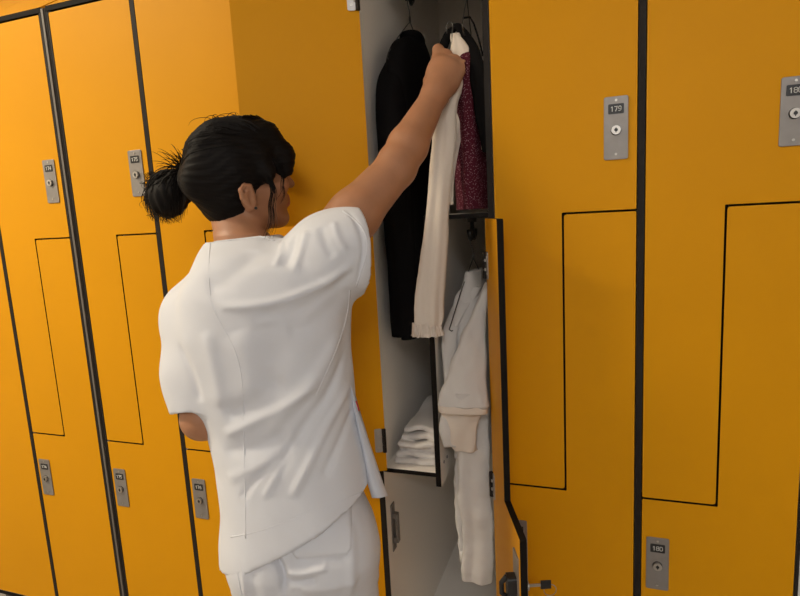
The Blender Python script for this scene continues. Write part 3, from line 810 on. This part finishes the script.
# combed streaks
az = np.arctan2((V - TIE) @ HU, (V - TIE) @ HR)
lv = (V - HC) @ HB
V = wobble(V, N, 60, .0022, 41)
V = V + N * (.0005 * np.sin(az * 46 + 3 * np.sin(lv[:, 0] * 60)) + .0004 * np.sin(az * 113 + lv[:, 0] * 90))[:, None]
hair = link('hair', npmesh('hair', V, Q), [HAIRM], pers, True)
ht = bvh(V, Q); fit = []
def strand(mb, pts, r): mb.tube(pts, [r * (1 - .8 * (i / (len(pts) - 1)) ** 2) for i in range(len(pts))], 3)
mb = MB(); er, eu = .080, .089
cen = hd(-.012, 0, .030)
def onhair(p, lift):
    d = Vector(tuple(cen - p)); L = d.length
    o = Vector(tuple(cen - np.array(d) / L * .2)); loc_, n_, i_, dd = ht.ray_cast(o, d.normalized())
    return p if loc_ is None else np.array(loc_) - np.array(d) / L * lift
tdir = TIE - cen; tdir /= np.linalg.norm(tdir)
for i in range(620):
    # start somewhere along the hairline / over the skull and comb towards the tie
    a = rng.uniform(-2.6, 2.6); fr = rng.uniform(.0, .75)
    s0 = HB @ np.array([math.cos(a * .55) * .8 + .1, math.sin(a * .55) * 1.0, rng.uniform(-.35, .9)]); s0 /= np.linalg.norm(s0)
    lf = HB.T @ s0
    if lf[2] < .25 and lf[0] > .15 and abs(lf[1]) > .2: continue
    pts = []; jit = rng.uniform(-.08, .08, 3)
    for t in np.linspace(fr * .5, 1, 14):
        om = math.acos(np.clip(s0 @ tdir, -1, 1)); so = math.sin(om) + 1e-6
        d = s0 * math.sin((1 - t) * om) / so + tdir * math.sin(t * om) / so + jit * math.sin(t * 3.14) * .6
        d /= np.linalg.norm(d); pts.append(onhair(cen + d * .1, .0006 + .001 * rng.uniform() ))
    strand(mb, pts, .0011)
for i in range(60):   # fringe sweeping forward and down over the forehead
    sgn = 1 if i % 3 else -1; a = rng.uniform(0, 1)
    p0 = hd(rng.uniform(.0, .05), sgn * rng.uniform(.0, .05), .112); p3 = hd(.100 - .030 * a, sgn * (.012 + .055 * a), rng.uniform(-.022, .012) + .004)
    p1 = hd(.075, sgn * .03, .104); p2 = hd(.108 - .02 * a, sgn * (.02 + .055 * a), .06)
    pts = [(1 - t) ** 3 * p0 + 3 * t * (1 - t) ** 2 * p1 + 3 * t * t * (1 - t) * p2 + t ** 3 * p3 for t in np.linspace(.1, 1, 12)]
    strand(mb, pts, .0013)
def curl(p0, p3, b1, b2, r, n=16, wig=0):
    out = []
    for k_, t in enumerate(np.linspace(0, 1, n)):
        q = (1 - t) ** 3 * p0 + 3 * t * (1 - t) ** 2 * b1 + 3 * t * t * (1 - t) * b2 + t ** 3 * p3
        out.append(q + HF * wig * math.sin(t * 16) * t)
    strand(mb, out, r)
for i in range(16):   # loose lock in front of the ear
    j = rng.normal(0, .003, 3); p0 = hd(.030, .074, .02) + j; p3 = P(266 + rng.uniform(-2, 3), 236, .90) + j * 1.5
    b1 = hd(.034, .082, -.02) + j; b2 = hd(.040, .075, -.05) + j; curl(p0, p3, b1, b2, .0009, 18, .004)
for i in range(8):
    j = rng.normal(0, .002, 3); p0 = hd(.045, .070, .03) + j; curl(p0, hd(.052, .060, -.060) + j * 2, hd(.062, .078, .0) + j, hd(.070, .074, -.03) + j, .0008, 14, .003)
for i in range(12):   # flyaways on top and at the tie
    top = hd(rng.uniform(-.04, .05), rng.uniform(-.04, .05), .110); e1 = HF * rng.uniform(-.05, .03) + HU * rng.uniform(.002, .010) + HR * rng.uniform(-.02, .02)
    curl(top, top + e1 * 1.1 - HU * .012, top + HU * .008, top + e1 + HU * .004, .0007, 10)
for i in range(60):
    p0 = TIE + rng.normal(0, .007, 3) + UP * .010; e1 = -sr * rng.uniform(.006, .045) + UP * rng.uniform(.004, .045) + vd * rng.uniform(-.02, .02)
    curl(p0, p0 + e1 * 1.15 - UP * .004, p0 + UP * .012, p0 + e1 + UP * .006, .0010, 8)
mb.build('hair_strands', [HAIRM], hair)
# ponytail: folded, short and bushy, hanging left and down
g = Grid(TIE - .14, TIE + .10, .003)
PC = P(167, 199, .95)
g.chain([TIE, P(176, 190, .95), P(170, 202, .948)], [.014, .030, .030], .02); g.ell(P(165, 196, .95), (.030, .034, .037), None, .02)
V, Q = g.mesh('ponytail', 2); N = normals(V, Q); q_ = V @ sr
V = V + N * (.0012 * np.sin(q_ * 420 + 2 * np.sin(V[:, 2] * 60)) + .0008 * np.sin((V @ vd) * 380 + V[:, 2] * 40))[:, None]
pony = link('ponytail', npmesh('ponytail', V, Q), [HAIRM], pers, True)
mb = MB()
for i in range(420):
    a = rng.uniform(0, 6.28); dep = .95 + .042 * math.sin(a) * rng.uniform(.6, 1); u0 = rng.uniform(-1, 1)
    p0 = TIE + rng.normal(0, .006, 3); b1 = P(172 + 14 * u0, 160 + rng.uniform(-4, 16), dep); b2 = P(162 + 27 * u0 + rng.normal(0, 4), 186 + rng.uniform(-12, 10), dep)
    end = P(167 + 17 * u0 + rng.normal(0, 2.5), 211 + rng.uniform(-8, 14) - 5 * u0 * u0, .95 + (dep - .95) * .7)
    curl(p0, end, b1, b2, .0012, 12)
for i in range(26):
    p0 = P(150 + rng.uniform(-3, 8), 175 + rng.uniform(-4, 30), .95); e1 = -sr * rng.uniform(.006, .022) - UP * rng.uniform(-.012, .022)
    curl(p0, p0 + e1 - UP * .006 + sr * .008, p0 - sr * .014, p0 + e1 - sr * .006, .0006, 8)
for i in range(26):
    p0 = P(158 + rng.uniform(-8, 14), 212, .95); e1 = sr * rng.uniform(-.012, .022) - UP * rng.uniform(.004, .026)
    curl(p0, p0 + e1, p0 - UP * .008, p0 + e1 * .8 - sr * .003, .0011, 8)
mb.build('hair_strands', [HAIRM], pony)
mb = MB(); ax = TIE - cen; ax /= np.linalg.norm(ax); u_ = np.cross(ax, UP); u_ /= np.linalg.norm(u_); v_ = np.cross(ax, u_)
mb.tube([TIE + (u_ * math.cos(t) + v_ * math.sin(t)) * .0165 + ax * .004 for t in np.linspace(0, 6.283, 21)[:-1]], .003, 6, closed=True)
mb.build('hair_elastic', [BLACKP], pony, smooth=True)

# ------------------------------------------------------------------ hanging clothes
def rows_interp(rows, n):
    A = np.array([np.concatenate([r[0], r[1], [r[2], r[3]]]) for r in rows], float)   # centre, width dir, a, b
    return resample(A, n)
def drape(name, rows, m, parent=None, n=60, ring=72, pleats=((5, .06, 0., 2.),), z_amp=(0.3, 1.), hem=.012, wob=.0012, seed=0, power=2.4, flare=None, upd=None):
    R_ = rows_interp(rows, n); vs_ = []; fs_ = []
    def ringpts(r, i, sc=1., dz=None, t=None):
        c, w_, a, b = r[:3], r[3:6] / np.linalg.norm(r[3:6]), r[6] * sc, r[7] * sc
        t = i / (n - 1) if t is None else t
        up = UP if upd is None else upd(t)
        v_ = np.cross(up, w_); v_ /= np.linalg.norm(v_)
        out = []
        for j in range(ring):
            th = 2 * math.pi * j / ring; cs, sn = math.cos(th), math.sin(th)
            k = (abs(cs) ** power + abs(sn) ** power) ** (-1 / power)
            f = 0
            for fr, am, ph, dr in pleats: f += am * math.sin(fr * th + ph + dr * t * 3)
            f *= z_amp[0] + (z_amp[1] - z_amp[0]) * t
            q = c + w_ * (a * k * cs * (1 + f * .35)) + v_ * (b * k * sn + (f * max(b, a * .18)) * (1 if sn >= 0 else -1) * abs(sn) ** .5)
            if dz is not None: q = q + UP * dz
            out.append(q)
        return out
    for i in range(n): vs_ += ringpts(R_[i], i)
    last = R_[-1]
    if hem:
        vs_ += ringpts(last, n - 1, .93); vs_ += ringpts(last, n - 1, .86, .03)
        tot = n + 2
    else: tot = n
    for i in range(tot - 1):
        for j in range(ring):
            a_, b_2 = i * ring + j, i * ring + (j + 1) % ring
            fs_.append((a_, a_ + ring, b_2 + ring, b_2))
    V = np.array(vs_); Q = np.array(fs_)
    N = normals(V, Q); V = wobble(V, N, 40, wob, seed); V = wobble(V, N, 110, wob * .45, seed + 50) if m is not BLACKC else V; 
    me = bpy.data.meshes.new(name); top = tuple(range(ring)); bot = tuple(reversed(range((tot - 1) * ring, tot * ring)))
    me.from_pydata([tuple(v) for v in V], [], [tuple(int(x) for x in q) for q in Q] + [top, bot]); me.update()
    bm = bmesh.new(); bm.from_mesh(me); bmesh.ops.recalc_face_normals(bm, faces=bm.faces); bm.to_mesh(me); bm.free()
    o = link(name, me, [m], parent, True)
    return o, V, Q
YD = np.array([.0, 1., 0])
def A3(x, y, z): return np.array([x, y, z], float)
def hanger(hx, hy, hz, dirv, half, drop, label, tilt=0):
    """wire hanger whose crook sits on a coat hook at (hx, hy, hz)"""
    d = np.array(dirv, float); d /= np.linalg.norm(d); o = A3(hx, hy, hz)
    cr = [o + d * (.016 * math.cos(t)) + UP * (.016 * math.sin(t)) for t in np.linspace(-.4, 3.3, 10)]
    neck_ = o - UP * .055
    L = o - UP * (.055 + drop - tilt) - d * half; Rr_ = o - UP * (.055 + drop + tilt) + d * half
    mb = MB(); mb.tube(cr + [o - d * .012 - UP * .018, o - UP * .032, neck_], .0013, 6)
    mb.tube([neck_, L * .5 + neck_ * .5 + UP * .006, L + d * .01 + UP * .012, L, L + d * .01 - UP * .006, (L + Rr_) / 2 - UP * .004, Rr_ - d * .01 - UP * .006, Rr_, Rr_ - d * .01 + UP * .012, Rr_ * .5 + neck_ * .5 + UP * .006], .0013, 6, closed=True)
    mb.tube([neck_ + UP * .012, neck_ - UP * .004], .003, 6)
    return tag(mb.build('wire_hanger', [WIRE], smooth=True), label, 'hanger')
# black jacket --------------------------------------------------------
jx, jy = -.372 * U, 1.20 * U
hkz = zz(ZT) - .046
hanger(jx, jy, hkz, YD, .19, .13, 'thin wire hanger holding the black jacket, on the left hook')
jr = empty('jacket', (jx, jy, 1.10)); tag(jr, 'long black jacket hanging at the left inside the open locker', 'jacket')
jd = A3(-.06, 1, 0)
drape('jacket_body', [(A3(jx + .005, jy, 1.866), jd, .050, .024), (A3(jx + .005, jy, 1.852), jd, .064, .028), (A3(jx + .004, jy - .005, 1.825), jd, .128, .036), (A3(jx + .002, jy - .01, 1.775), jd, .172, .044),
                 (A3(jx + .006, jy - .01, 1.70), jd, .178, .048), (A3(jx + .008, jy - .01, 1.5), jd, .180, .046), (A3(jx + .010, jy - .01, 1.3), jd, .185, .044), (A3(jx + .010, jy - .01, 1.112), jd, .190, .043)],
      BLACKC, jr, pleats=((4, .10, 1, .6), (7, .05, 2, -.5)), seed=2)
for s_, nm in ((-1, 'sleeve'), (1, 'sleeve')):
    yy = jy - .01 + s_ * .165
    drape(nm, [(A3(jx + (.004 if s_ > 0 else .006), yy - s_ * .04, 1.775), A3(1, 0, 0), .030, .022), (A3(jx + .000, yy - s_ * .005, 1.70), A3(1, 0, 0), .036, .036), (A3(jx + .002, yy + s_ * .008, 1.5), A3(1, 0, 0), .038, .036),
               (A3(jx + .004, yy + s_ * .004, 1.3), A3(1, 0, 0), .034, .032), (A3(jx + .006, yy, 1.118), A3(1, 0, 0), .033, .031)], BLACKC, jr, n=40, ring=40, pleats=((3, .10, s_, 1.2), (5, .05, 2, .5)), seed=5)
drape('collar', [(A3(jx + .004, jy, 1.848), jd, .056, .028), (A3(jx + .004, jy, 1.862), jd, .058, .030), (A3(jx + .004, jy, 1.870), jd, .054, .026)], BLACKC, jr, n=10, ring=40, pleats=((2, .02, 0, 0),), hem=0)
# burgundy dress ------------------------------------------------------
dx, dy = -.2255 * U, 1.395
h2 = (-.235 * U, 1.13 * U)
hanger(h2[0], h2[1], hkz, A3(.12, -1, 0), .135, .10, 'wire hanger holding the burgundy dress beside the raised hand')
dr_ = empty('dress', (dx, dy, 1.42)); tag(dr_, 'burgundy dress with small pale specks hanging right of the raised hand', 'dress')
dd = A3(-.05, 1, 0)
drape('dress_body', [(A3(dx - .008, dy, 1.792), dd, .040, .014), (A3(dx - .006, dy, 1.772), dd, .085, .024), (A3(dx - .004, dy - .01, 1.74), dd, .115, .034), (A3(dx, dy - .01, 1.62), dd, .120, .038),
                (A3(dx, dy - .01, 1.52), dd, .128, .040), (A3(dx, dy - .01, 1.419), dd, .132, .040)], BURG, dr_, pleats=((6, .10, 0, .5), (9, .05, 1, -.3)), seed=8)
mb = MB(); c = P(484.5, 137, 1.262)
mb.add([c + A3(*v) for v in [(-.008, 0, -.026), (.008, 0, -.026), (.009, 0, .026), (-.006, 0, .028), (-.008, .001, -.026), (.008, .001, -.026), (.009, .001, .026), (-.006, .001, .028)]],
       [(0, 1, 2, 3), (7, 6, 5, 4), (0, 4, 5, 1), (1, 5, 6, 2), (2, 6, 7, 3), (3, 7, 4, 0)])
mb.build('price_tag', [TAGM], dr_).name = 'paper_tag'
# black top on the same hook -------------------------------------------
bt = empty('strappy_top', P(470, 60, 1.30)); tag(bt, 'narrow black top draped over the burgundy dress, right of the hand', 'top')
def band(name, pts, a, b, m, parent, seed=0, n=30, ring=24, pl=((3, .1, 0, 1.),)):
    pts = np.array(pts, float); rows = [(p, A3(.8, -.3, .0), aa, b) for p, aa in zip(pts, a)]
    return drape(name, rows, m, parent, n=n, ring=ring, pleats=pl, seed=seed, hem=0)
band('strap', [P(456, 24, 1.335), P(463, 33, 1.318), P(470, 47, 1.300), P(475, 66, 1.275), P(479, 90, 1.262), P(482, 118, 1.256), P(486, 152, 1.252)], [.010, .014, .017, .020, .018, .013, .005], .008, BLACKC, bt, 3)
band('strap', [P(458, 25, 1.345), P(452, 30, 1.33), P(446, 40, 1.325), P(441, 54, 1.32), P(438, 74, 1.32), P(437, 96, 1.32)], [.010, .013, .013, .012, .010, .006], .008, BLACKC, bt, 4)
mb = MB(); mb.tube([P(463, 18, 1.30), P(470, 17, 1.29), P(474, 24, 1.285), P(479, 40, 1.28), P(483, 56, 1.28)], .0022, 6); mb.build('hanging_loop', [BLACKC], bt, smooth=True)
# cream blouse held in the hand ----------------------------------------
bl = empty('blouse', P(429, 333, 1.20)); tag(bl, 'cream long-sleeved blouse held up by the raised hand', 'blouse')
sx = A3(.943, .25, 0)
def pxrows(L, w_=sx):
    out = []
    for xc, y, Y, hw, b in L:
        c = P(xc, y, Y); dep = -(RM.T @ (c - [0, 0, H]))[2]; out.append((c, w_, hw * dep / F, b))
    return out
drape('sleeve', pxrows([(456, 36, 1.30, 4, .006), (459, 44, 1.295, 8, .010), (461, 56, 1.29, 12, .014), (455, 82, 1.272, 11, .014), (446, 108, 1.250, 11, .014), (443, 150, 1.225, 12, .014), (438, 200, 1.208, 11.5, .014), (434, 250, 1.200, 13, .016), (429.5, 295, 1.197, 14.5, .018), (429, 318, 1.197, 14.5, .019), (428.5, 326, 1.197, 12.5, .016)]),
      CREAM, bl, n=80, pleats=((5, .13, 0, .7), (8, .07, 1, -.6)), z_amp=(.5, 1), seed=11, hem=.0)
cf = drape('cuff_frill', pxrows([(428.5, 325, 1.197, 12.3, .015), (428.5, 328, 1.197, 12.6, .016), (428, 332, 1.197, 14.6, .019), (427.5, 335.5, 1.197, 15.6, .021)]), CREAM, bl, n=12, ring=96, pleats=((11, .16, 0, .0), (17, .12, 1, 0)), z_amp=(.2, 1.), seed=12, wob=.0008)
drape('shoulder', pxrows([(455, 34, 1.312, 4, .006), (458, 40, 1.312, 7, .008), (463, 50, 1.312, 8, .010), (464, 62, 1.312, 7, .010), (462, 80, 1.312, 6, .008), (461, 110, 1.30, 7, .008), (452, 160, 1.262, 5, .006), (450, 205, 1.25, 3, .004)]), CREAM, bl, n=50, pleats=((4, .14, 0, .7),), seed=14, hem=0)
mb = MB(); hb = P(452, 40, 1.300)
mb.tube([P(447, 33, 1.29), P(446, 26, 1.295), P(449, 21, 1.30), P(453, 24, 1.30), P(452, 34, 1.295), P(452, 44, 1.29), P(456, 54, 1.29)], .0013, 6)
tag(mb.build('hanger_hook', [WIRE], smooth=True), 'small bare wire crook of a hanger above the raised hand', 'hanger')
# white coat in the lower compartment -----------------------------------
cx_, cy_ = -.238 * U, 1.12 * U
h3z = zz(ZU) - .046
hanger(cx_, cy_ + .0, h3z, A3(.30, 1, 0), .128, .155, 'dark wire hanger in the lower compartment holding the white coat', tilt=.0)
ct = empty('coat', (cx_, cy_, .9)); tag(ct, 'white work coat on a hanger in the lower compartment of the open locker', 'coat')
cd_ = A3(.10, 1, 0)
drape('coat_body', [(A3(cx_ - .002, cy_ + .01, 1.268), cd_, .050, .014), (A3(cx_ - .002, cy_ + .01, 1.225), cd_, .062, .026), (A3(cx_ - .0, cy_ + .01, 1.18), cd_, .085, .036), (A3(cx_ + .0, cy_ + .01, 1.08), cd_, .118, .046),
               (A3(cx_, cy_ + .01, .95), cd_, .130, .047), (A3(cx_ + .001, cy_ + .01, .82), cd_, .130, .046)], CLOTH2, ct, pleats=((4, .12, 2, .5), (7, .06, 0, .6)), seed=21, wob=.0028)
drape('lapel', pxrows([(466, 292, 1.345, 6, .006), (457, 312, 1.31, 8, .007), (450, 332, 1.272, 8, .008), (449, 360, 1.255, 7.5, .009), (450, 395, 1.24, 7, .010), (450, 425, 1.225, 10, .011), (450, 446, 1.222, 6, .008)]),
      CLOTH2, ct, n=40, pleats=((3, .25, 0, 1.0),), wob=.002, seed=24, hem=0)
drape('sleeve', pxrows([(487, 282, 1.30, 3, .006), (483, 300, 1.285, 6, .010), (476, 325, 1.262, 9, .014), (471, 345, 1.245, 14, .018), (466, 372, 1.228, 18, .021), (463, 395, 1.215, 22, .024), (463, 404, 1.213, 24, .026)], A3(.98, .1, 0)), CLOTH2, ct, n=50,
      pleats=((3, .16, .5, .9), (5, .10, 0, .9)), seed=22, wob=.0034)
drape('cuff', pxrows([(463, 403, 1.213, 23, .025), (463, 407, 1.213, 24.5, .027), (463.5, 411, 1.213, 24, .026)], A3(.98, .1, 0)), CREAM, ct, n=8, pleats=((3, .12, .5 + 2.7, 0),), z_amp=(1, 1), seed=22)
drape('lining', pxrows([(463, 408, 1.226, 20, .016), (460, 425, 1.228, 16, .014), (462, 440, 1.230, 14, .013), (466, 450, 1.235, 11, .012)], A3(.98, .1, 0)), CREAM, ct, n=24, pleats=((4, .28, 0, 2),), seed=23, hem=0)
drape('collar', pxrows([(472, 287, 1.34, 9, .006), (466, 297, 1.325, 10, .008), (459, 312, 1.30, 6, .007), (455, 326, 1.28, 3, .004)], A3(.98, .1, 0)), CLOTH2, ct, n=24, pleats=((2, .2, 0, 1.0),), seed=26, hem=0)
wt = empty('work_trousers', (cx_, 1.26, .5)); tag(wt, 'long white trousers hanging below the coat sleeve beside the open lower door', 'trousers')
drape('trouser_leg', pxrows([(477, 408, 1.262, 12, .012), (473, 440, 1.262, 16, .018), (473, 480, 1.262, 16, .02), (476, 515, 1.265, 15, .02), (478, 545, 1.27, 14, .020), (478, 565, 1.27, 14, .020), (478, 579, 1.27, 13.5, .019)], A3(.98, .1, 0)), CLOTH2, wt, n=60,
      pleats=((3, .24, 1.5, .9), (5, .14, 0, .9)), seed=31, wob=.0034)
drape('trouser_leg', pxrows([(466, 430, 1.285, 9, .012), (463, 470, 1.285, 9, .014), (464, 520, 1.285, 8, .014), (467, 560, 1.285, 7, .013)], A3(.98, .1, 0)), CLOTH2, wt, n=50, pleats=((3, .20, .5, .9),), seed=32, wob=.0024)
# folded linen on the shelf -----------------------------------------------
zf_ = zz(ZL) + .0045
lo_, hi_ = A3(-.505, 1.245, zf_ - .004), A3(-.366, 1.56, zf_ + .16)
g = Grid(lo_, hi_, .003)
r_ = np.random.default_rng(5)
for k_ in range(6):
    z0 = zf_ + .0075 + k_ * .0150; fy = 1.262 + .008 * (k_ % 3) + (.012 if k_ > 3 else 0); x0_, x1_ = -.492 + .004 * k_, -.379 - (.002 * (k_ % 2))
    def fn(X, Y, Z, z0=z0, fy=fy, x0_=x0_, x1_=x1_, k_=k_):
        zc_ = z0 + (.0035 * np.sin(X * 70 + k_ * 1.3) + .0030 * np.sin(Y * 40 + k_) - .10 * np.maximum(0, (x0_ + .03) - X)) * min(1, k_ / 2.) + .06 * np.maximum(0, Y - 1.32) * (k_ > 3)
        yf_ = fy + .003 * np.sin(X * 110 + k_ * 2)
        qx = np.abs(X - (x0_ + x1_) / 2) - (x1_ - x0_) / 2 + .007; qy = np.abs(Y - (yf_ + 1.52) / 2) - (1.52 - yf_) / 2 + .007; qz = np.abs(Z - zc_) - .0008
        return np.sqrt(np.maximum(qx, 0) ** 2 + np.maximum(qy, 0) ** 2 + np.maximum(qz, 0) ** 2) + np.minimum(np.maximum(qx, np.maximum(qy, qz)), 0) - .0064
    g.put(fn, [x0_, fy, z0 - .008], [x1_, 1.53, z0 + .02], .0015)
V, Q = g.mesh('linen', 1)
tag(link('folded_linen', npmesh('folded_linen', V, Q), [LINEN], None, True), 'crumpled folded white linen lying on the small shelf in the open locker', 'folded linen')

# ------------------------------------------------------------------ colour management
vs = scene.view_settings
vs.view_transform = 'Standard'; vs.look = 'None'; vs.exposure = 0; vs.gamma = 1; vs.use_curve_mapping = False
